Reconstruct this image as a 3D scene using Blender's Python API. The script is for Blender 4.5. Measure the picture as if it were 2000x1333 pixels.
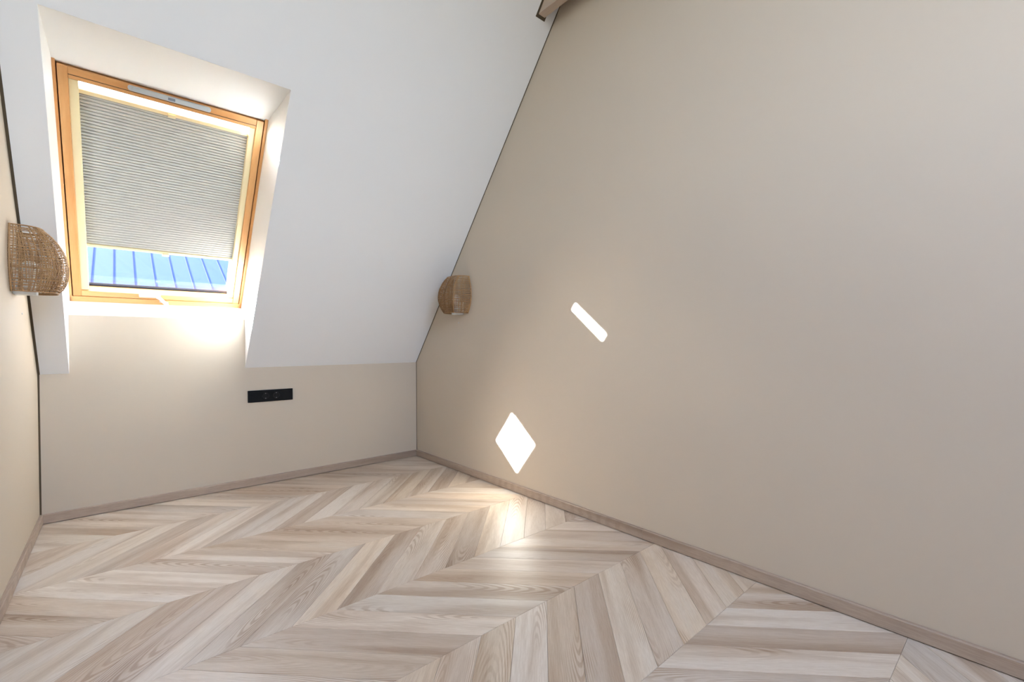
import bpy, bmesh, math, random
from mathutils import Vector, Matrix
random.seed(11)
scene = bpy.context.scene
for o in list(bpy.data.objects): bpy.data.objects.remove(o)

# ---------------------------------------------------------------- camera
FPX, CX, CY = 881.10, 972.61, 683.56
cam_d = bpy.data.cameras.new('camera'); cam = bpy.data.objects.new('camera', cam_d)
scene.collection.objects.link(cam); scene.camera = cam
r_ = Vector((0.76570502, -0.6431799, -0.00392933)); u_ = Vector((0.01107748, 0.00707903, 0.99991358)); f_ = Vector((0.64309651, 0.76568237, -0.01254527))
m = Matrix.Identity(4)
for i in range(3): m[i][0] = r_[i]; m[i][1] = u_[i]; m[i][2] = -f_[i]
m[2][3] = 1.0
cam.matrix_world = m
cam_d.sensor_width = 36; cam_d.lens = FPX/2000*36
cam_d.shift_x = (1000-CX)/2000; cam_d.shift_y = (CY-666.5)/2000
cam_d.clip_start = .02; cam_d.clip_end = 300

# ---------------------------------------------------------------- measures of the room
D, XL, XR, KZ, TH = 3.5713, -.3499, 2.0432, .84, .8998     # far wall, side walls, knee wall height, roof pitch
CT, ST = math.cos(TH), math.sin(TH)
Y0 = .70                                                   # ridge
SR = (D-Y0)/CT                                             # slope length to the ridge
S_ = Vector((0, -CT, ST)); N_ = Vector((0, ST, CT)); A_ = Vector((0, D, KZ))
def sp(x, s, n=0., back=False):
    p = A_ + Vector((x, 0, 0)) + S_*s + N_*n
    if back: p.y = 2*Y0 - p.y
    return p
RXL, RXR, RST = -.222, .679, 1.848                         # window recess
NF = .36                                                   # depth of the window frame behind the ceiling
SILL_S, SILL_N = .265, .2107
SILL_Z = sp(0, SILL_S, SILL_N).z

# ---------------------------------------------------------------- sky, sun, exposure
sun_dir = (Vector((1, 0, 0)) - S_*.031 - N_*.879).normalized()
w = bpy.data.worlds.new('sky'); scene.world = w; w.use_nodes = True
nt = w.node_tree; nt.nodes.clear()
sky = nt.nodes.new('ShaderNodeTexSky'); sky.sky_type = 'NISHITA'; sky.sun_disc = False
sky.sun_elevation = math.asin(-sun_dir.z); sky.sun_rotation = math.atan2(-sun_dir.x, -sun_dir.y)
sky.air_density = 1.; sky.dust_density = 2.0; sky.ozone_density = 1.
bg = nt.nodes.new('ShaderNodeBackground'); bg.inputs[1].default_value = 1.0
wo = nt.nodes.new('ShaderNodeOutputWorld')
hsv = nt.nodes.new('ShaderNodeHueSaturation'); hsv.inputs['Saturation'].default_value = .68
nt.links.new(sky.outputs[0], hsv.inputs['Color']); wb = nt.nodes.new('ShaderNodeMix'); wb.data_type = 'RGBA'; wb.blend_type = 'MULTIPLY'; wb.inputs['Factor'].default_value = 1; wb.inputs[7].default_value = (1.0, .965, 1.02, 1)
nt.links.new(hsv.outputs[0], wb.inputs[6]); nt.links.new(wb.outputs[2], bg.inputs[0]); nt.links.new(bg.outputs[0], wo.inputs[0])
sd = bpy.data.lights.new('sun', 'SUN'); so = bpy.data.objects.new('sun', sd); scene.collection.objects.link(so)
sd.energy = 40; sd.angle = math.radians(.53); sd.color = (.93, .965, 1.05)
so.rotation_euler = sun_dir.to_track_quat('-Z', 'Y').to_euler(); so.location = (-6, 8, 8)
vs = scene.view_settings
vs.view_transform = 'Standard'; vs.look = 'None'; vs.gamma = 1; vs.use_curve_mapping = False; vs.exposure = 2.16

# ---------------------------------------------------------------- helpers
def srgb(r, g, b):
    f = lambda c: (c/255/12.92) if c/255 <= .04045 else ((c/255+.055)/1.055)**2.4
    return (f(r), f(g), f(b), 1)
def link(o, parent=None):
    scene.collection.objects.link(o)
    if parent: o.parent = parent
    return o
def tag(o, label=None, cat=None, group=None, kind=None):
    if label: o['label'] = label
    if cat: o['category'] = cat
    if group: o['group'] = group
    if kind: o['kind'] = kind
    return o
def empty(name, loc=(0, 0, 0), mat=None):
    o = bpy.data.objects.new(name, None); o.empty_display_size = .05; scene.collection.objects.link(o)
    if mat is not None: o.matrix_world = mat
    else: o.location = loc
    return o
class MB:
    def __init__(self): self.v = []; self.f = []
    def poly(self, pts): i = len(self.v); self.v += [tuple(p) for p in pts]; self.f.append(tuple(range(i, i+len(pts))))
    def prism(self, lo, hi):                                # two matching outlines joined to a solid
        i = len(self.v); n = len(lo); self.v += [tuple(p) for p in lo]+[tuple(p) for p in hi]
        self.f.append(tuple(range(i+n-1, i-1, -1))); self.f.append(tuple(range(i+n, i+2*n)))
        for k in range(n): j = (k+1) % n; self.f.append((i+k, i+j, i+n+j, i+n+k))
        return self
    def box(self, x0, x1, y0, y1, z0, z1):
        return self.prism([(x0, y0, z0), (x1, y0, z0), (x1, y1, z0), (x0, y1, z0)], [(x0, y0, z1), (x1, y0, z1), (x1, y1, z1), (x0, y1, z1)])
    def tube(self, pts, r, sides=5, closed=False):
        pts = [Vector(p) for p in pts]; n = len(pts); i0 = len(self.v)
        for k, p in enumerate(pts):
            a = pts[(k-1) % n] if (closed or k > 0) else p; b = pts[(k+1) % n] if (closed or k < n-1) else p
            t = (b-a).normalized() if (b-a).length > 1e-9 else Vector((0, 0, 1))
            e = Vector((0, 0, 1)) if abs(t.z) < .8 else Vector((0, 1, 0))
            q = t.cross(e).normalized(); w_ = q.cross(t)
            for s in range(sides):
                an = 2*math.pi*s/sides; self.v.append(tuple(p+q*r*math.cos(an)+w_*r*math.sin(an)))
        for k in range(n if closed else n-1):
            for s in range(sides):
                a = i0+k*sides+s; b = i0+k*sides+(s+1) % sides; c = i0+((k+1) % n)*sides+(s+1) % sides; d = i0+((k+1) % n)*sides+s
                self.f.append((a, b, c, d))
        if not closed:
            self.f.append(tuple(range(i0+sides-1, i0-1, -1))); self.f.append(tuple(range(i0+(n-1)*sides, i0+n*sides)))
        return self
    def lathe(self, prof, seg=24, axis='z', o=(0, 0, 0)):
        i0 = len(self.v); n = len(prof)
        for k in range(seg):
            a = 2*math.pi*k/seg
            for r, h in prof:
                p = (r*math.cos(a), r*math.sin(a), h) if axis == 'z' else (h, r*math.cos(a), r*math.sin(a))
                self.v.append((p[0]+o[0], p[1]+o[1], p[2]+o[2]))
        for k in range(seg):
            for j in range(n-1):
                a = i0+k*n+j; b = i0+((k+1) % seg)*n+j; self.f.append((a, b, b+1, a+1))
        return self
    def mesh(self, name, mat, bevel=0, smooth=False, keep=False):
        me = bpy.data.meshes.new(name); bm = bmesh.new()
        vs_ = [bm.verts.new(p) for p in self.v]
        for f in self.f:
            try: bm.faces.new([vs_[i] for i in f])
            except ValueError: pass
        if not keep:
            bmesh.ops.remove_doubles(bm, verts=bm.verts, dist=1e-6)
            bmesh.ops.recalc_face_normals(bm, faces=bm.faces)
        if bevel:
            es = [e for e in bm.edges if len(e.link_faces) == 2 and e.calc_face_angle(0) > .5]
            bmesh.ops.bevel(bm, geom=es, offset=bevel, segments=2, affect='EDGES', profile=.5)
        if smooth:
            for f in bm.faces: f.smooth = True
        bm.to_mesh(me); bm.free(); me.materials.append(mat); return me
    def build(self, name, mat, parent=None, **k):
        return link(bpy.data.objects.new(name, self.mesh(name, mat, **k)), parent)

# ---------------------------------------------------------------- materials
def new_mat(name):
    mt = bpy.data.materials.new(name); mt.use_nodes = True
    t = mt.node_tree; b = t.nodes['Principled BSDF']; return mt, t, b
def N(t, k, **kw):
    n = t.nodes.new(k)
    for a, v in kw.items(): setattr(n, a, v)
    return n
def plain(name, col, rough=.5, spec=.5, metal=0., var=.0, scale=8.):
    mt, t, b = new_mat(name)
    b.inputs['Base Color'].default_value = col; b.inputs['Roughness'].default_value = rough
    b.inputs['Specular IOR Level'].default_value = spec; b.inputs['Metallic'].default_value = metal
    if var:
        tc = N(t, 'ShaderNodeTexCoord'); no = N(t, 'ShaderNodeTexNoise'); no.inputs['Scale'].default_value = scale; no.inputs['Detail'].default_value = 4
        t.links.new(tc.outputs['Object'], no.inputs['Vector'])
        mr = N(t, 'ShaderNodeMapRange'); mr.inputs['To Min'].default_value = 1-var; mr.inputs['To Max'].default_value = 1+var
        t.links.new(no.outputs['Fac'], mr.inputs['Value'])
        mx = N(t, 'ShaderNodeMix', data_type='RGBA', blend_type='MULTIPLY'); mx.inputs['Factor'].default_value = 1
        mx.inputs[6].default_value = col; t.links.new(mr.outputs[0], mx.inputs[7]); t.links.new(mx.outputs[2], b.inputs['Base Color'])
    return mt
def wood(name, base, dark, light, rough=.4, use_obj_color=False, axis=0, cathedral=.5, bump=.04):
    """grain runs along the object's own x (axis 0), y or z; every piece gets its own stretch of grain"""
    mt, t, b = new_mat(name); L = t.links.new
    tc = N(t, 'ShaderNodeTexCoord'); oi = N(t, 'ShaderNodeObjectInfo')
    off = N(t, 'ShaderNodeVectorMath', operation='SCALE'); cm = N(t, 'ShaderNodeCombineXYZ')
    L(oi.outputs['Random'], cm.inputs[0]); L(oi.outputs['Random'], cm.inputs[1]); L(oi.outputs['Random'], cm.inputs[2])
    L(cm.outputs[0], off.inputs[0]); off.inputs['Scale'].default_value = 53.
    add = N(t, 'ShaderNodeVectorMath', operation='ADD'); L(tc.outputs['Object'], add.inputs[0]); L(off.outputs[0], add.inputs[1])
    def stretched(along, across):
        mp = N(t, 'ShaderNodeMapping'); sc = [across]*3; sc[axis] = along
        mp.inputs['Scale'].default_value = sc; L(add.outputs[0], mp.inputs['Vector']); return mp.outputs[0]
    def noise(vec, detail, rough_=.6, dist=0.):
        n = N(t, 'ShaderNodeTexNoise'); n.inputs['Scale'].default_value = 1; n.inputs['Detail'].default_value = detail
        n.inputs['Roughness'].default_value = rough_; n.inputs['Distortion'].default_value = dist; L(vec, n.inputs['Vector']); return n.outputs['Fac']
    def rng(v, a0, a1, b0, b1):
        mr = N(t, 'ShaderNodeMapRange'); L(v, mr.inputs['Value'])
        for k, x in zip(('From Min', 'From Max', 'To Min', 'To Max'), (a0, a1, b0, b1)): mr.inputs[k].default_value = x
        return mr.outputs[0]
    def mix(fac, c1, c2, mode='MIX'):
        mx = N(t, 'ShaderNodeMix', data_type='RGBA', blend_type=mode)
        if isinstance(fac, float): mx.inputs['Factor'].default_value = fac
        else: L(fac, mx.inputs['Factor'])
        for c, i in ((c1, 6), (c2, 7)):
            if isinstance(c, tuple): mx.inputs[i].default_value = c
            else: L(c, mx.inputs[i])
        return mx.outputs[2]
    def ring_vec():                                         # heart of the growth rings lies in or near the piece itself
        wn = N(t, 'ShaderNodeTexWhiteNoise', noise_dimensions='1D'); L(oi.outputs['Random'], wn.inputs['W'])
        sb = N(t, 'ShaderNodeVectorMath', operation='SUBTRACT'); L(wn.outputs['Color'], sb.inputs[0]); sb.inputs[1].default_value = (.5, .5, .5)
        sc = [.10]*3; sc[axis] = .9
        ml = N(t, 'ShaderNodeVectorMath', operation='MULTIPLY'); L(sb.outputs[0], ml.inputs[0]); ml.inputs[1].default_value = sc
        ad = N(t, 'ShaderNodeVectorMath', operation='ADD'); L(tc.outputs['Object'], ad.inputs[0]); L(ml.outputs[0], ad.inputs[1])
        mp = N(t, 'ShaderNodeMapping'); s3 = [11]*3; s3[axis] = 1.1; mp.inputs['Scale'].default_value = s3; L(ad.outputs[0], mp.inputs['Vector']); return mp.outputs[0]
    streak = noise(stretched(.9, 11), 4, .5, .5)
    fine = noise(stretched(16, 330), 4, .7)
    wv = N(t, 'ShaderNodeTexWave', wave_type='RINGS', rings_direction='Z' if axis != 2 else 'X'); L(ring_vec(), wv.inputs['Vector'])
    wv.inputs['Scale'].default_value = 4.6; wv.inputs['Distortion'].default_value = 2.2; wv.inputs['Detail'].default_value = 3; wv.inputs['Detail Scale'].default_value = 1.4
    patch = noise(stretched(1.6, 5.5), 2)
    src = oi.outputs['Color'] if use_obj_color else base
    c = mix(rng(streak, .36, .52, .75, 0.), src, dark, 'MIX') if not use_obj_color else mix(rng(streak, .34, .53, .8, 0.), src, dark, 'MULTIPLY')
    c = mix(rng(streak, .54, .72, 0., .45), c, light)
    c = mix(rng(fine, .40, .60, .34, 0.), c, dark, 'MIX' if not use_obj_color else 'MULTIPLY')
    cath = N(t, 'ShaderNodeMath', operation='MULTIPLY'); L(rng(wv.outputs['Fac'], .35, .8, 0., cathedral), cath.inputs[0]); L(rng(patch, .5, .62, 0., 1.), cath.inputs[1])
    c = mix(cath.outputs[0], c, dark, 'MIX' if not use_obj_color else 'MULTIPLY')
    L(c, b.inputs['Base Color'])
    L(rng(fine, .3, .7, rough+.07, rough-.03), b.inputs['Roughness'])
    bp = N(t, 'ShaderNodeBump'); bp.inputs['Strength'].default_value = bump; bp.inputs['Distance'].default_value = .002; L(fine, bp.inputs['Height']); L(bp.outputs[0], b.inputs['Normal'])
    return mt

M = {}
M['wall'] = plain('wall_beige_board', srgb(202, 188, 169), .62, .3, var=.012, scale=3)
M['ceiling'] = plain('ceiling_white_board', srgb(232, 230, 228), .7, .25, var=.008, scale=3)
M['reveal'] = plain('reveal_white_paint', srgb(240, 239, 236), .6, .3)
M['deck'] = plain('roof_deck_board', srgb(120, 110, 100), .9, .1)
M['gap'] = plain('gap_shade', srgb(92, 80, 64), .9, .1)  # dark brown standing in for the shade inside open gaps
M['plank'] = wood('oak_plank', None, srgb(216, 203, 190), srgb(222, 214, 204), .42, True, 0, .8, .05)
M['skirting'] = wood('oak_skirting', srgb(176, 156, 138), srgb(140, 120, 104), srgb(192, 176, 160), .45, False, 0, .3)
M['skirting_y'] = wood('oak_skirting_side', srgb(176, 156, 138), srgb(140, 120, 104), srgb(192, 176, 160), .45, False, 1, .3)
M['pine_x'] = wood('pine_rail', srgb(230, 176, 116), srgb(212, 148, 86), srgb(238, 192, 136), .4, False, 0, .6, .02)
M['pine_y'] = wood('pine_stile', srgb(230, 176, 116), srgb(212, 148, 86), srgb(238, 192, 136), .4, False, 1, .6, .02)
M['beam'] = wood('beam_wood', srgb(196, 178, 160), srgb(176, 156, 138), srgb(206, 190, 172), .6, False, 1, .3)
M['cream'] = plain('cream_rail', srgb(236, 220, 178), .7, .15)
M['white'] = plain('white_plastic', srgb(236, 236, 232), .35, .5)
M['handle'] = plain('matt_white_handle', srgb(226, 226, 222), .85, .08)
M['grey'] = plain('grey_vent_plastic', srgb(196, 202, 206), .4, .5)
M['black'] = plain('black_plastic', srgb(7, 7, 8), .5, .2)
M['black2'] = plain('black_plastic_insert', srgb(5, 5, 6), .35, .35)
M['steel'] = plain('contact_metal', srgb(150, 150, 150), .3, .5, 1)
M['rubber'] = plain('black_seal', srgb(40, 38, 40), .9, .05)
M['blue'] = plain('blue_metal_sheet', srgb(24, 44, 84), .75, .15, 0, var=.06, scale=1.5)
M['blue2'] = plain('blue_metal_seam', srgb(15, 28, 56), .75, .15)
M['render'] = plain('grey_render', srgb(170, 170, 172), .9, .2, var=.05)
M['flash'] = plain('grey_flashing', srgb(120, 128, 142), .5, .5)
M['rattan'] = wood('rattan_cane', srgb(184, 142, 94), srgb(112, 74, 40), srgb(208, 172, 124), .55, False, 2, .3, .0)
M['bulb'] = plain('opal_bulb', srgb(240, 238, 230), .3, .5)
# thin window glass: straight-through plus surface reflection
def glass_mat():
    mt = bpy.data.materials.new('window_glass'); mt.use_nodes = True; t = mt.node_tree; t.nodes.clear()
    o = N(t, 'ShaderNodeOutputMaterial'); tr = N(t, 'ShaderNodeBsdfTransparent'); gl = N(t, 'ShaderNodeBsdfGlossy'); mx = N(t, 'ShaderNodeMixShader'); fr = N(t, 'ShaderNodeLayerWeight'); pw = N(t, 'ShaderNodeMath', operation='POWER'); pw.inputs[1].default_value = 4; ml = N(t, 'ShaderNodeMath', operation='MULTIPLY_ADD'); ml.inputs[1].default_value = .6; ml.inputs[2].default_value = .045
    tr.inputs[0].default_value = (.93, .96, .96, 1); gl.inputs['Roughness'].default_value = .01
    t.links.new(fr.outputs['Facing'], pw.inputs[0]); t.links.new(pw.outputs[0], ml.inputs[0])
    t.links.new(ml.outputs[0], mx.inputs[0]); t.links.new(tr.outputs[0], mx.inputs[1]); t.links.new(gl.outputs[0], mx.inputs[2]); t.links.new(mx.outputs[0], o.inputs[0]); return mt
M['glass'] = glass_mat()
def fabric_mat():
    mt = bpy.data.materials.new('pleated_fabric'); mt.use_nodes = True; t = mt.node_tree; t.nodes.clear()
    o = N(t, 'ShaderNodeOutputMaterial'); d = N(t, 'ShaderNodeBsdfDiffuse'); tr = N(t, 'ShaderNodeBsdfTranslucent'); mx = N(t, 'ShaderNodeMixShader')
    tc = N(t, 'ShaderNodeTexCoord'); no = N(t, 'ShaderNodeTexNoise'); no.inputs['Scale'].default_value = 400; t.links.new(tc.outputs['Object'], no.inputs['Vector'])
    mr = N(t, 'ShaderNodeMix', data_type='RGBA'); mr.inputs[6].default_value = srgb(184, 179, 170); mr.inputs[7].default_value = srgb(198, 194, 185)
    t.links.new(no.outputs['Fac'], mr.inputs['Factor']); t.links.new(mr.outputs[2], d.inputs[0])
    tr.inputs[0].default_value = srgb(158, 157, 154); mx.inputs[0].default_value = .007
    t.links.new(d.outputs[0], mx.inputs[1]); t.links.new(tr.outputs[0], mx.inputs[2]); t.links.new(mx.outputs[0], o.inputs[0]); return mt
M['fabric'] = fabric_mat()

# ---------------------------------------------------------------- floor: chevron planks
YB = 2*Y0 - D                                               # knee wall behind the camera
floor = tag(MB().box(XL-.1, XR+.1, YB-.1, D+.1, -.06, -.0085).build('floor', M['deck']), 'pale greyed oak chevron floor across the whole room', 'floor', kind='structure')
def clip(poly, a, b, c):                                    # keep a*x+b*y<=c
    out = []
    for i, p in enumerate(poly):
        q = poly[(i+1) % len(poly)]; dp = a*p[0]+b*p[1]-c; dq = a*q[0]+b*q[1]-c
        if dp <= 0: out.append(p)
        if (dp < 0 < dq) or (dq < 0 < dp): k = dp/(dp-dq); out.append((p[0]+k*(q[0]-p[0]), p[1]+k*(q[1]-p[1])))
    return out
def inset(poly, d):
    res = poly
    for i, p in enumerate(poly):
        q = poly[(i+1) % len(poly)]; ex, ey = q[0]-p[0], q[1]-p[1]; l = math.hypot(ex, ey)
        if l < 1e-6: continue
        nx, ny = ey/l, -ex/l                                # outward for ccw
        res = clip(res, nx, ny, nx*p[0]+ny*p[1]-d)
        if len(res) < 3: return []
    return res
def area(p): return .5*sum(p[i][0]*p[(i+1) % len(p)][1]-p[(i+1) % len(p)][0]*p[i][1] for i in range(len(p)))
PITCH, ROW, YS, XS = .1612, .4725, 1.2150, 1.102
SH = 3*PITCH
palette = [(212, 200, 187), (205, 192, 179), (193, 178, 164), (219, 209, 198), (212, 196, 176), (182, 166, 152), (210, 202, 194), (224, 217, 208), (198, 181, 163), (216, 206, 193)]
rows = range(math.floor((YB-YS)/ROW), math.ceil((D-YS)/ROW))
for k in rows:
    y0 = YS+k*ROW; y1 = y0+ROW
    # joints meet the spine below (y0) at xa and the spine above (y1) at xb
    even = (k % 2 == 0)
    for j in range(-22, 16):
        if even: xa = XS+j*PITCH; xb = xa-SH
        else: xa = XS-SH+j*PITCH; xb = xa+SH
        quad = [(xa, y0), (xa+PITCH, y0), (xb+PITCH, y1), (xb, y1)]
        pl = quad
        for a, b, c in ((1, 0, XR-.004), (-1, 0, -XL-.004), (0, 1, D-.004), (0, -1, -YB-.004)):
            pl = clip(pl, a, b, c)
            if len(pl) < 3: break
        if len(pl) < 3 or abs(area(pl)) < 2e-4: continue
        pl = inset(pl, .0003); 
        if len(pl) < 3: continue
        top = inset(pl, .0008)
        if len(top) != len(pl): top = pl
        cx, cy = (xa+xb+PITCH)/2, (y0+y1)/2
        ang = math.atan2(y1-y0, xb-xa); ca, sa = math.cos(-ang), math.sin(-ang)
        loc = lambda p: ((p[0]-cx)*ca-(p[1]-cy)*sa, (p[0]-cx)*sa+(p[1]-cy)*ca)
        mb = MB(); n = len(pl); L0 = [loc(p) for p in pl]; T0 = [loc(p) for p in top]
        mb.v = [(x, y, -.008) for x, y in L0]+[(x, y, -.0008) for x, y in L0]+[(x, y, 0) for x, y in T0]
        mb.f = [tuple(range(n-1, -1, -1)), tuple(range(2*n, 3*n))]
        for q in range(n):
            e = (q+1) % n; mb.f += [(q, e, n+e, n+q), (n+q, n+e, 2*n+e, 2*n+q)]
        o = mb.build('plank', M['plank'], floor, keep=True); o.location = (cx, cy, 0); o.rotation_euler.z = ang
        g = random.uniform(.97, 1.06); c = [.6*v+.4*a for v, a in zip(random.choice(palette), (212, 194, 170))]; o.color = srgb(*[v*g for v in c])

# ---------------------------------------------------------------- walls
def gable(x0, x1):
    e = .62                                                # wall carried up past the ceiling boards to the roof deck
    out = [(YB-.7, -.06), (D+.7, -.06), (D+.7, sp(0, -.7/CT, .0).z+e), (Y0, sp(0, SR, 0).z+e+.2), (YB-.7, sp(0, -.7/CT, 0).z+e)]
    return MB().prism([(x0, y, z) for y, z in out], [(x1, y, z) for y, z in out])
tag(gable(XL-.12, XL).build('wall_left', M['wall']), 'beige side wall at the left edge holding the nearer wicker lamp', 'wall', kind='structure')
tag(gable(XR, XR+.12).build('wall_right', M['wall']), 'long beige gable wall on the right with patches of sunlight', 'wall', kind='structure')
def knee(y0, y1, recess):
    o = [(XL, -.05), (XR, -.05), (XR, KZ)]
    if recess: o += [(RXR, KZ), (RXR, SILL_Z), (RXL, SILL_Z), (RXL, KZ)]
    o += [(XL, KZ)]
    return MB().prism([(x, y0, z) for x, z in o], [(x, y1, z) for x, z in o])
tag(knee(D, D+.09, True).build('wall_far', M['wall']), 'low beige knee wall under the skylight with the black sockets', 'wall', kind='structure')
tag(knee(YB-.09, YB, False).build('wall_back', M['wall']), 'low beige knee wall behind the viewpoint', 'wall', kind='structure')

# ---------------------------------------------------------------- sloping ceiling and recess
def slab(mb, x0, x1, s0, s1, n0, n1, back=False):
    a = [sp(x0, s0, n0, back), sp(x1, s0, n0, back), sp(x1, s1, n0, back), sp(x0, s1, n0, back)]
    b = [sp(x0, s0, n1, back), sp(x1, s0, n1, back), sp(x1, s1, n1, back), sp(x0, s1, n1, back)]
    mb.prism(a, b)
mb = MB(); SE = SR+.02
slab(mb, XL, RXL, 0, SE, 0, .02); slab(mb, RXR, XR, 0, SE, 0, .02); slab(mb, RXL, RXR, RST, SE, 0, .02)
ceiling = tag(mb.build('ceiling', M['ceiling'], keep=True), 'white sloping attic ceiling around the skylight recess', 'ceiling', kind='structure')
FS0, FS1 = .258, 1.571                                      # visible frame, bottom and top
for xa, xb in ((RXL-.012, RXL+.0008), (RXR-.0008, RXR+.012)):
    o = [(.0, .0008), (RST, .0008), (FS1, NF+.02), (FS0, NF+.02), (SILL_S, SILL_N)]
    MB().prism([sp(xa, s, n) for s, n in o], [sp(xb, s, n) for s, n in o]).build('reveal_panel', M['reveal'], ceiling)
o = [(RST-.0008, .0008), (FS1-.0008, NF+.02), (FS1+.02, NF+.03), (RST+.012, .0008)]
MB().prism([sp(RXL, s, n) for s, n in o], [sp(RXR, s, n) for s, n in o]).build('reveal_panel', M['reveal'], ceiling)
o = [(SILL_S, SILL_N), (FS0, NF+.02), (FS0-.02, NF+.02), (SILL_S-.02, SILL_N+.004)]
MB().prism([sp(RXL, s, n) for s, n in o], [sp(RXR, s, n) for s, n in o]).build('reveal_panel', M['reveal'], ceiling)
# roof deck outside, open at the window
def deck(name, hx0, hx1, hs0, hs1, back):
    mb = MB(); a, b = .47, .50; s0, s1 = -1.1, SR+.5*ST
    slab(mb, XL-.12, hx0, s0, s1, a, b, back); slab(mb, hx1, XR+.12, s0, s1, a, b, back); slab(mb, hx0, hx1, s0, hs0, a, b, back); slab(mb, hx0, hx1, hs1, s1, a, b, back)
    return mb.build(name, M['deck'], ceiling, keep=True)
deck('roof_deck', RXL-.01, RXR+.01, FS0-.01, FS1+.01, False)

# the unseen slope behind the viewpoint, with a skylight added for cool light
BX0, BX1, BS0, BS1 = -.25, 1.25, .9, 3.2
mb = MB()
slab(mb, XL, BX0, 0, SE, 0, .02, True); slab(mb, BX1, XR, 0, SE, 0, .02, True); slab(mb, BX0, BX1, 0, BS0, 0, .02, True); slab(mb, BX0, BX1, BS1, SE, 0, .02, True)
mb.build('back_slope', M['ceiling'], ceiling, keep=True)
deck('roof_deck', BX0-.01, BX1+.01, BS0-.01, BS1+.01, True)
for x0, x1, s0, s1 in ((BX0-.02, BX0, BS0, BS1), (BX1, BX1+.02, BS0, BS1), (BX0, BX1, BS0-.02, BS0), (BX0, BX1, BS1, BS1+.02)):
    mb = MB(); slab(mb, x0, x1, s0, s1, 0, .40, True); mb.build('reveal_panel', M['reveal'], ceiling)

# ---------------------------------------------------------------- windows (local: x across, y up the slope, z into the room)
def slope_matrix(back=False):
    mt = Matrix.Identity(4); S, Nn, A = S_.copy(), N_.copy(), A_.copy()
    if back: S.y, Nn.y, A.y = -S.y, -Nn.y, 2*Y0-A.y
    X = S.cross(-Nn)
    for i in range(3): mt[i][0] = X[i]; mt[i][1] = S[i]; mt[i][2] = -Nn[i]; mt[i][3] = A[i]
    return mt
SM = slope_matrix()
win = tag(empty('window_1', mat=SM), 'pine framed roof window in the white recess with blind half drawn', 'window', kind='structure')
GAP = .0065
SX0, SX1, SS0, SS1 = RXL+.017+GAP*0, RXR-.022, .298, 1.566   # sash outline
def lb(x0, x1, s0, s1, n0, n1): return MB().box(x0, x1, s0, s1, -n1, -n0)
# fixed frame
for x0, x1 in ((RXL, SX0-GAP+.0015), (SX1+GAP-.0015, RXR)):
    lb(x0, x1, FS0, FS1+.02, NF, .49).build('frame_stile', M['pine_y'], win, bevel=.002)
lb(RXL, RXR, FS0-.02, SS0-.004, NF, .49).build('frame_rail', M['pine_x'], win, bevel=.002)
lb(RXL, RXR, SS1+.0015, FS1+.06, NF+.022, .49).build('frame_rail', M['pine_x'], win, bevel=.002)
for x0, x1, s0, s1 in ((RXL, SX0+.012, FS0-.02, SS1+.05), (SX1-.012, RXR, FS0-.02, SS1+.05), (SX0+.012, SX1-.012, FS0-.02, SS0+.012), (SX0+.012, SX1-.012, SS1-.012, SS1+.05)):
    lb(x0, x1, s0, s1, .4535, .489).build('frame_rebate', M['pine_x'], win)
# sash
SW = .036
for x0, x1 in ((SX0, SX0+SW), (SX1-SW, SX1)):
    lb(x0, x1, SS0, SS1, NF+.001, .452).build('sash_stile', M['pine_y'], win, bevel=.0025)
top = lb(SX0+SW, SX1-SW, 1.513, SS1, NF+.004, .452).build('sash_rail', M['pine_x'], win, bevel=.003)
bot = lb(SX0+SW, SX1-SW, SS0, .334, NF+.002, .452).build('sash_rail', M['pine_x'], win, bevel=.003)
lb(SX0+SW, SX1-SW, 1.531, 1.5335, NF+.0025, NF+.006).build('groove_shade', M['gap'], top)  # raised dark strip, painted as the shade inside a groove
# ventilation flap on the top rail
mb = MB(); pts = []
for k in range(24):
    a = 2*math.pi*k/24; pts.append((math.cos(a)*.0125+(.158 if math.cos(a) > 0 else -.158), math.sin(a)*.0125))
def pill(cx, cy, z0, z1, sc=1.): return MB().prism([(cx+x*sc, cy+y*sc, z0) for x, y in pts], [(cx+x*sc, cy+y*sc, z1) for x, y in pts])
v = pill(.222, 1.549, -NF-.004, -NF+.002, 1.03).build('vent_flap', M['grey'], top)
pill(.222, 1.549, -NF+.002, -NF+.006, .93).build('flap_cover', M['grey'], top, bevel=.001)
MB().box(.208, .238, 1.543, 1.555, -NF+.005, -NF+.008).build('flap_catch', M['flash'], top, bevel=.001)
# glazing beads and pane
lb(SX0+SW, SX1-SW, .334, .341, .424, .45).build('seal', M['rubber'], bot)
pane = MB().box(SX0+SW-.005, SX1-SW+.005, .325, 1.52, -.4352, -.4312).build('pane', M['glass'], win)
# handle on the bottom rail
h = MB().box(.10, .21, .318, .338, -NF-.002, -NF+.014).build('handle_plate', M['handle'], win, bevel=.004)
MB().tube([(.19, .330, -NF+.018), (.208, .322, -NF+.026), (.228, .300, -NF+.034), (.245, .284, -NF+.038)], .0105, 10).build('handle_lever', M['handle'], win, smooth=True)
MB().tube([(.205, .290, -NF+.008), (.25, .281, -NF+.008)], .006, 8).build('latch_bolt', M['handle'], win, smooth=True)

added_win = tag(empty('added_window', mat=slope_matrix(True)), 'unseen wide roof window added behind the viewpoint to light the right wall', 'window', kind='structure')  # unseen window, added for its light on the right wall
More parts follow.
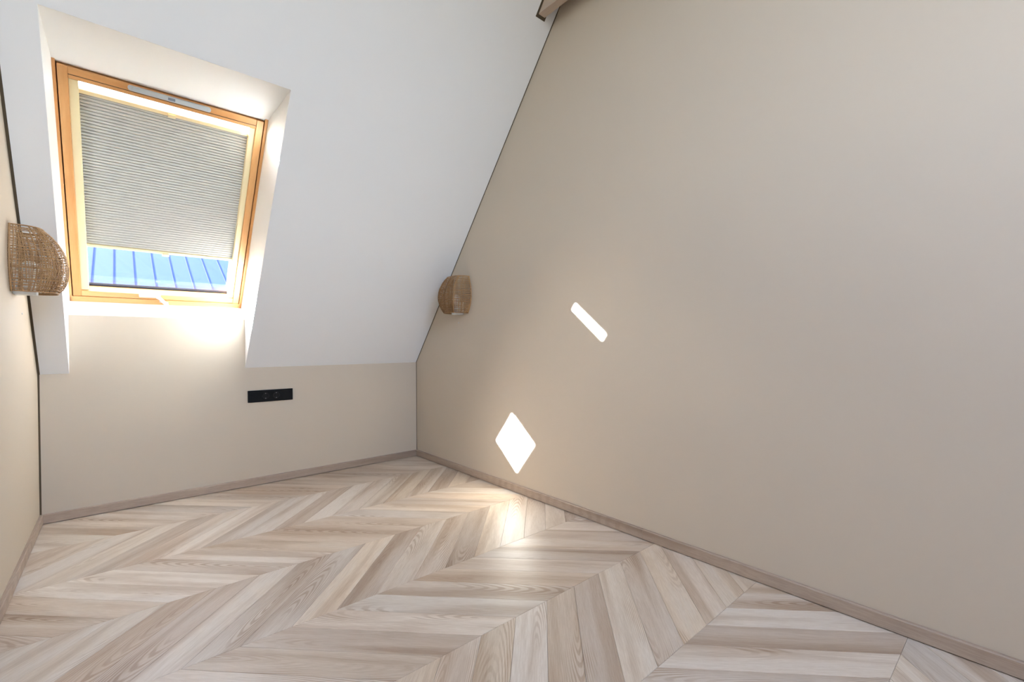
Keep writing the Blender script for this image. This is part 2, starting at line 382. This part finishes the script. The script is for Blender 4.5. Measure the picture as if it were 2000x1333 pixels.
# local x runs the other way there
bx0, bx1 = -BX1, -BX0
for x0, x1 in ((bx0, bx0+.06), (bx1-.06, bx1)): lb(x0, x1, BS0, BS1, .40, .49).build('frame_stile', M['pine_y'], added_win, bevel=.002)
for s0, s1 in ((BS0, BS0+.06), (BS1-.06, BS1)): lb(bx0+.06, bx1-.06, s0, s1, .40, .49).build('frame_rail', M['pine_x'], added_win, bevel=.002)
MB().box(bx0+.055, bx1-.055, BS0+.055, BS1-.055, -.452, -.448).build('pane', M['glass'], added_win)

# portals: where the sky enters (they give no light of their own)
for nm, mt_, x0, x1, s0, s1 in (('sky_portal', SM, SX0, SX1, SS0, SS1), ('sky_portal', slope_matrix(True), bx0, bx1, BS0, BS1)):
    ld = bpy.data.lights.new(nm, 'AREA'); ld.shape = 'RECTANGLE'; ld.size = x1-x0; ld.size_y = s1-s0; ld.cycles.is_portal = True
    lo = bpy.data.objects.new(nm, ld); scene.collection.objects.link(lo)
    lo.matrix_world = mt_ @ Matrix.Translation(((x0+x1)/2, (s0+s1)/2, -.50)) @ Matrix.Rotation(math.pi, 4, 'X')

# ---------------------------------------------------------------- pleated blind in the window
blind = tag(empty('pleated_blind', mat=SM), 'grey pleated blind with cream rails drawn over most of the skylight', 'blind')
BL0, BL1 = SX0+SW, SX1-SW
for x0, x1 in ((BL0, BL0+.034), (BL1-.030, BL1)):
    lb(x0, x1, .336, 1.512, .372, .424).build('side_rail', M['cream'], blind, bevel=.002)
b0, b1 = BL0+.030, BL1-.026
lb(b0, b1, 1.452, 1.470, .393, .423).build('head_rail', M['cream'], blind, bevel=.002)
lb(b0, b1, .617, .632, .393, .423).build('bottom_rail', M['cream'], blind, bevel=.002)
for sy, nm in ((1.458, 'pull_tab'), (.618, 'pull_tab')):
    MB().box(.212, .246, sy-.010, sy+.008, -.394, -.380).build(nm, M['cream'], blind, bevel=.003)
NPL = 52; fs0, fs1 = .632, 1.452; ph = (fs1-fs0)/NPL
mb = MB()
for sgn, nb in ((-1, .412),):                               # one folded sheet
    prof = []
    for k in range(NPL):
        s = fs0+k*ph
        for q, dn in ((0, 0.), (.2, .0085), (.5, .0125), (.8, .0085)): prof.append((s+q*ph, nb+sgn*dn))
    prof.append((fs1, nb))
    for (s0, n0), (s1, n1) in zip(prof, prof[1:]):
        mb.poly([(b0+.004, s0, -n0), (b1-.004, s0, -n0), (b1-.004, s1, -n1), (b0+.004, s1, -n1)])
mb.build('pleated_fabric', M['fabric'], blind, keep=True)

# ---------------------------------------------------------------- skirting boards
def skirt_profile(t=.014, hgt=.0536): return [(0, .004), (t, .004), (t, hgt-.004), (t-.003, hgt), (0, hgt)]
pr = skirt_profile()
tag(MB().prism([(XL+.014, D-a, z) for a, z in pr], [(XR-.014, D-a, z) for a, z in pr]).build('baseboard_far', M['skirting']), 'oak skirting board along the low knee wall', 'baseboard', kind='structure')
tag(MB().prism([(XL+a, YB, z) for a, z in pr], [(XL+a, D, z) for a, z in pr]).build('baseboard_left', M['skirting_y']), 'oak skirting board along the left wall', 'baseboard', kind='structure')
br = tag(empty('baseboard_right', (XR, D, 0)), 'oak skirting in two lengths along the right wall', 'baseboard', kind='structure')
for ya, yb in ((YB, 1.2775), (1.2785, D)):
    MB().prism([(-a, ya-D, z) for a, z in pr], [(-a, yb-D, z) for a, z in pr]).build('board', M['skirting_y'], br)

# ---------------------------------------------------------------- dark strips painted as the shade of open corner gaps
def shade_strip(i, mb, label): return tag(mb.build('shade_strip_%d' % i, M['gap'], keep=True), label, 'shade_strip', kind='structure')
mb = MB(); slab(mb, XL, XL+.010, 0, SR, -.0012, .0); shade_strip(1, mb, 'dark brown strip painted as gap shade between left wall and sloping ceiling')
shade_strip(2, MB().box(XL, XL+.008, D-.0012, D, .053, KZ), 'dark vertical strip painted as gap shade in the corner by the left wall')
mb = MB(); slab(mb, XR-.0055, XR, 0, SR, -.0012, .0); shade_strip(3, mb, 'thin dark strip painted as gap shade between right wall and sloping ceiling')
shade_strip(4, MB().box(XR-.0045, XR, D-.0012, D, .053, KZ), 'thin dark vertical strip painted as gap shade in the far right corner')

# ---------------------------------------------------------------- collar beam by the right wall
ZB = sp(0, 2.690, 0).z
beam = empty('collar_beam', (1.943, D-2.69*CT, ZB)); tag(beam, 'horizontal timber collar beam meeting the ceiling by the right wall', 'beam')
ye = 2*(Y0-(D-2.69*CT))
MB().box(-.027, .027, ye-.2, .0+.10, 0, .16).build('timber', M['beam'], beam, bevel=.004)
mb = MB(); slab(mb, 1.9035, 1.9760, 2.674, 2.95, -.0015, 0)  # thin dark plate painted as the shade around the beam end
c = mb.build('gap_shade_plate', M['gap'], None, keep=True); c.parent = beam; c.matrix_parent_inverse = Matrix.Translation(beam.location).inverted()

# ---------------------------------------------------------------- socket strip
st = tag(empty('socket_strip', (.84, D, .634)), 'long black four-gang socket strip on the low knee wall', 'socket strip')
W4, H4 = .299, .084
fr = MB().box(-W4/2, W4/2, -.010, 0, -H4/2, H4/2).build('cover_frame', M['black'], st, bevel=.002)
for k in range(4):
    cx = (k-1.5)*.0715
    if k in (1, 2):
        MB().box(cx-.0275, cx+.0275, -.0122, -.008, -.0275, .0275).build('socket_insert', M['black'], st, bevel=.001)
        pts_ = [(.0225, -.0122), (.0225, -.0128), (.0195, -.0128), (.0190, -.0125), (.0185, -.0122), (.0, -.0122)]
        s_ = MB()
        s_.lathe([(.0, -.0123), (.0188, -.0123), (.0195, -.0135), (.0222, -.0135), (.0228, -.0122)], 32, 'x'); s_.v = [(cx+y, x, z) for x, y, z in s_.v]
        w_ = s_.build('socket_well', M['black2'], st, smooth=False)
        for dz in (-.0175, .0175): MB().box(cx-.003, cx+.003, -.0136, -.0120, dz-.002, dz+.002).build('earth_clip', M['steel'], w_)
        for dx in (-.0095, .0095):
            p_ = MB().lathe([(0, -.0128), (.0026, -.0128), (.0026, -.0122)], 12, 'x'); p_.v = [(cx+dx+y, x, z) for x, y, z in p_.v]; p_.build('pin_hole', M['rubber'], w_)
    else:
        MB().box(cx-.0275, cx+.0275, -.0125, -.008, -.0275, .0275).build('blank_plate', M['black'], st, bevel=.001)

# ---------------------------------------------------------------- wicker wall lamps (local: x out from the wall, y along it, z up from the shade's bottom)
HL = .282
def lerp(tb, z):
    for (a, va), (b, vb) in zip(tb, tb[1:]):
        if z <= b: k = (z-a)/(b-a); k = k*k*(3-2*k) if False else k; return va+(vb-va)*k
    return tb[-1][1]
DEP = [(0, .138), (.02, .152), (.05, .166), (.09, .174), (.13, .174), (.17, .168), (.205, .155), (.235, .138), (.26, .118), (.282, .095)]
WID = [(0, .172), (.03, .212), (.07, .246), (.12, .266), (.17, .262), (.21, .248), (.25, .226), (.282, .204)]
def shade(t, z, d=0.):
    e = 2/3.0; W = lerp(WID, z)/2+d; Dp = lerp(DEP, z)+d
    c, s = math.cos(t), math.sin(t)
    return (Dp*abs(s)**e, -W*math.copysign(abs(c)**e, c), z)
def even(n):                                                # parameters evenly spaced along the plan curve
    pts = [shade(math.pi*k/600, .12) for k in range(601)]; acc = [0]
    for a, b in zip(pts, pts[1:]): acc.append(acc[-1]+math.dist(a, b))
    out = []; k = 0
    for j in range(n):
        tgt = acc[-1]*(j+.5)/n
        while acc[k] < tgt: k += 1
        out.append(math.pi*k/600)
    return out
def make_lamp(name, mat, label, seed):
    rnd = random.Random(seed); L = tag(empty(name, mat=mat), label, 'wall lamp', 'wicker wall lamps')
    mb = MB(); nl = 44; nv = 58; ev = even(nv); tt = [0]+even(60)+[math.pi]; seg = len(tt)-1
    for i in range(nl):                                     # cane running round the shade
        z = .004+(HL-.008)*i/(nl-1); a, b = rnd.uniform(-.0022, .0022), rnd.uniform(-.0022, .0022); ph = rnd.uniform(0, 6)
        pts = []
        for k in range(seg+1):
            t = tt[k]; zz = min(HL, max(0, z+a*math.cos(t)+b*math.cos(2*t+ph)))
            pts.append(shade(t, zz, .0012*(1 if (k+i) % 2 else -1)))
        mb.tube(pts, rnd.uniform(.0014, .0021), 4)
    for j in range(nv):                                     # cane running up
        if .30*math.pi < ev[j] < .70*math.pi and j % 4: continue
        t = ev[j]+rnd.uniform(-.012, .012); pts = []; dr = rnd.uniform(-.03, .03)
        z0 = 0 if rnd.random() < .75 else rnd.uniform(0, .05); z1 = HL if rnd.random() < .6 else rnd.uniform(.12, HL)
        for k in range(19):
            z = z0+(z1-z0)*k/18; pts.append(shade(min(math.pi, max(0, t+dr*(z-.14)/.14)), z, .0014*(-1 if (k+j) % 2 else 1)))
        mb.tube(pts, rnd.uniform(.0013, .0021), 4)
    for j in range(26):                                     # stray ends in the lower half
        t = math.pi*rnd.random(); z = rnd.uniform(.0, .11); h_ = rnd.uniform(.04, .11); dr = rnd.uniform(-.12, .12)
        mb.tube([shade(min(3.14, max(0, t+dr*k/6)), min(HL, z+h_*k/6), .003) for k in range(7)], .0013, 4)
    tag(mb.build('woven_shade', M['rattan'], L, keep=True, smooth=True), kind='stuff')
    for zr, rr in ((.002, .0032), (HL-.002, .0032)):
        MB().tube([shade(math.pi*k/48, zr) for k in range(49)], rr, 6).build('rim', M['rattan'], L, smooth=True)
    for t in (0, math.pi):
        MB().tube([(.004, shade(t, HL*k/20)[1], HL*k/20) for k in range(21)], .0036, 6).build('wall_rim', M['rattan'], L, smooth=True)
    for t in (math.pi*.27, math.pi*.73):
        MB().tube([shade(t, HL*k/20) for k in range(21)], .0026, 6).build('corner_rib', M['rattan'], L, smooth=True)
    MB().box(0, .012, -.03, .03, .0, .09).build('wall_plate', M['white'], L, bevel=.003)
    MB().box(0, .074, -.03, .03, -.009, .010).build('lamp_bracket', M['white'], L, bevel=.004)
    MB().lathe([(0, .010), (.018, .010), (.02, .03), (.02, .055), (.0, .056)], 20, 'z', (.05, 0, 0)).build('lamp_holder', M['white'], L, smooth=True)
    MB().lathe([(0, .054), (.013, .054), (.014, .065), (.026, .09), (.03, .11), (.026, .13), (.014, .142), (0, .145)], 20, 'z', (.05, 0, 0)).build('bulb', M['bulb'], L, smooth=True)
    return L
LY = 2.872
make_lamp('wicker_lamp', Matrix.Translation((XL, LY, 1.234)), 'woven wicker lamp on the left wall beside the window frame', 3)
make_lamp('wicker_lamp', Matrix.Translation((XR, LY, 1.237)) @ Matrix.Rotation(math.pi, 4, 'Z'), 'woven wicker lamp on the right wall in the far corner', 4)

# plugged screw holes under the lamps
for X, sg, y, z, lb_ in ((XL, 1, 3.085, 1.153, 'small grey plugged screw hole under the left wicker lamp'), (XR, -1, 2.91, 1.168, 'small pale plugged screw hole under the right wicker lamp')):
    p_ = MB().lathe([(0, .0022), (.003, .002), (.0052, .0006), (.0054, -.001)], 16, 'x'); p_.v = [(x*sg, yy, zz) for x, yy, zz in p_.v]
    o = p_.build('screw_plug', M['grey'], smooth=True); o.location = (X, y, z); tag(o, lb_, 'plug')

# ---------------------------------------------------------------- the house across the way, seen through the glass
hs = tag(empty('neighbouring_house', (0, 12.6, -6)), 'blue standing seam metal roof of the house outside the skylight', 'house')
RY0, RZ0, RY1, RZ1 = 0., 7.88, 6.2, 11.28                   # eave and ridge in the house's own frame
PW = .386; xoff = -.088
def hp(x, k, d):                                            # on the roof, d out of it
    l = math.hypot(RY1-RY0, RZ1-RZ0); return (x, RY0+(RY1-RY0)*k-d*(RZ1-RZ0)/l, RZ0+(RZ1-RZ0)*k+d*(RY1-RY0)/l)
pm = None; sm_ = None
for i in range(-20, 24):
    x = xoff+i*PW
    if pm is None:
        mb = MB(); mb.prism([hp(.004, 0, 0), hp(PW-.004, 0, 0), hp(PW-.004, 1, 0), hp(.004, 1, 0)], [hp(.004, 0, .012), hp(PW-.004, 0, .012), hp(PW-.004, 1, .012), hp(.004, 1, .012)]); pm = mb.mesh('roof_panel', M['blue'])
        mb = MB(); mb.prism([hp(-.006, 0, 0), hp(.006, 0, 0), hp(.006, 1, 0), hp(-.006, 1, 0)], [hp(-.006, 0, .02), hp(.006, 0, .02), hp(.006, 1, .02), hp(-.006, 1, .02)]); sm_ = mb.mesh('seam', M['blue2'])
    o = link(bpy.data.objects.new('roof_panel', pm), hs); o.location.x = x
    s2 = link(bpy.data.objects.new('seam', sm_), o)
xa, xb = xoff-20*PW, xoff+24*PW
MB().prism([(xa+.2, .4, 0), (xa+.2, 12, 0), (xa+.2, 12, 7.9), (xa+.2, 6.2, 11.1), (xa+.2, .4, 7.9)], [(xb-.2, .4, 0), (xb-.2, 12, 0), (xb-.2, 12, 7.9), (xb-.2, 6.2, 11.1), (xb-.2, .4, 7.9)]).build('wall', M['render'], hs)
MB().box(xa, xb, 6.1, 6.3, 11.2, 11.36).build('ridge_cap', M['blue2'], hs, bevel=.02)
MB().prism([(xa, -.02, 7.80), (xa, -.14, 7.80), (xa, -.16, 7.90), (xa, -.02, 7.90)], [(xb, -.02, 7.80), (xb, -.14, 7.80), (xb, -.16, 7.90), (xb, -.02, 7.90)]).build('gutter', M['flash'], hs)
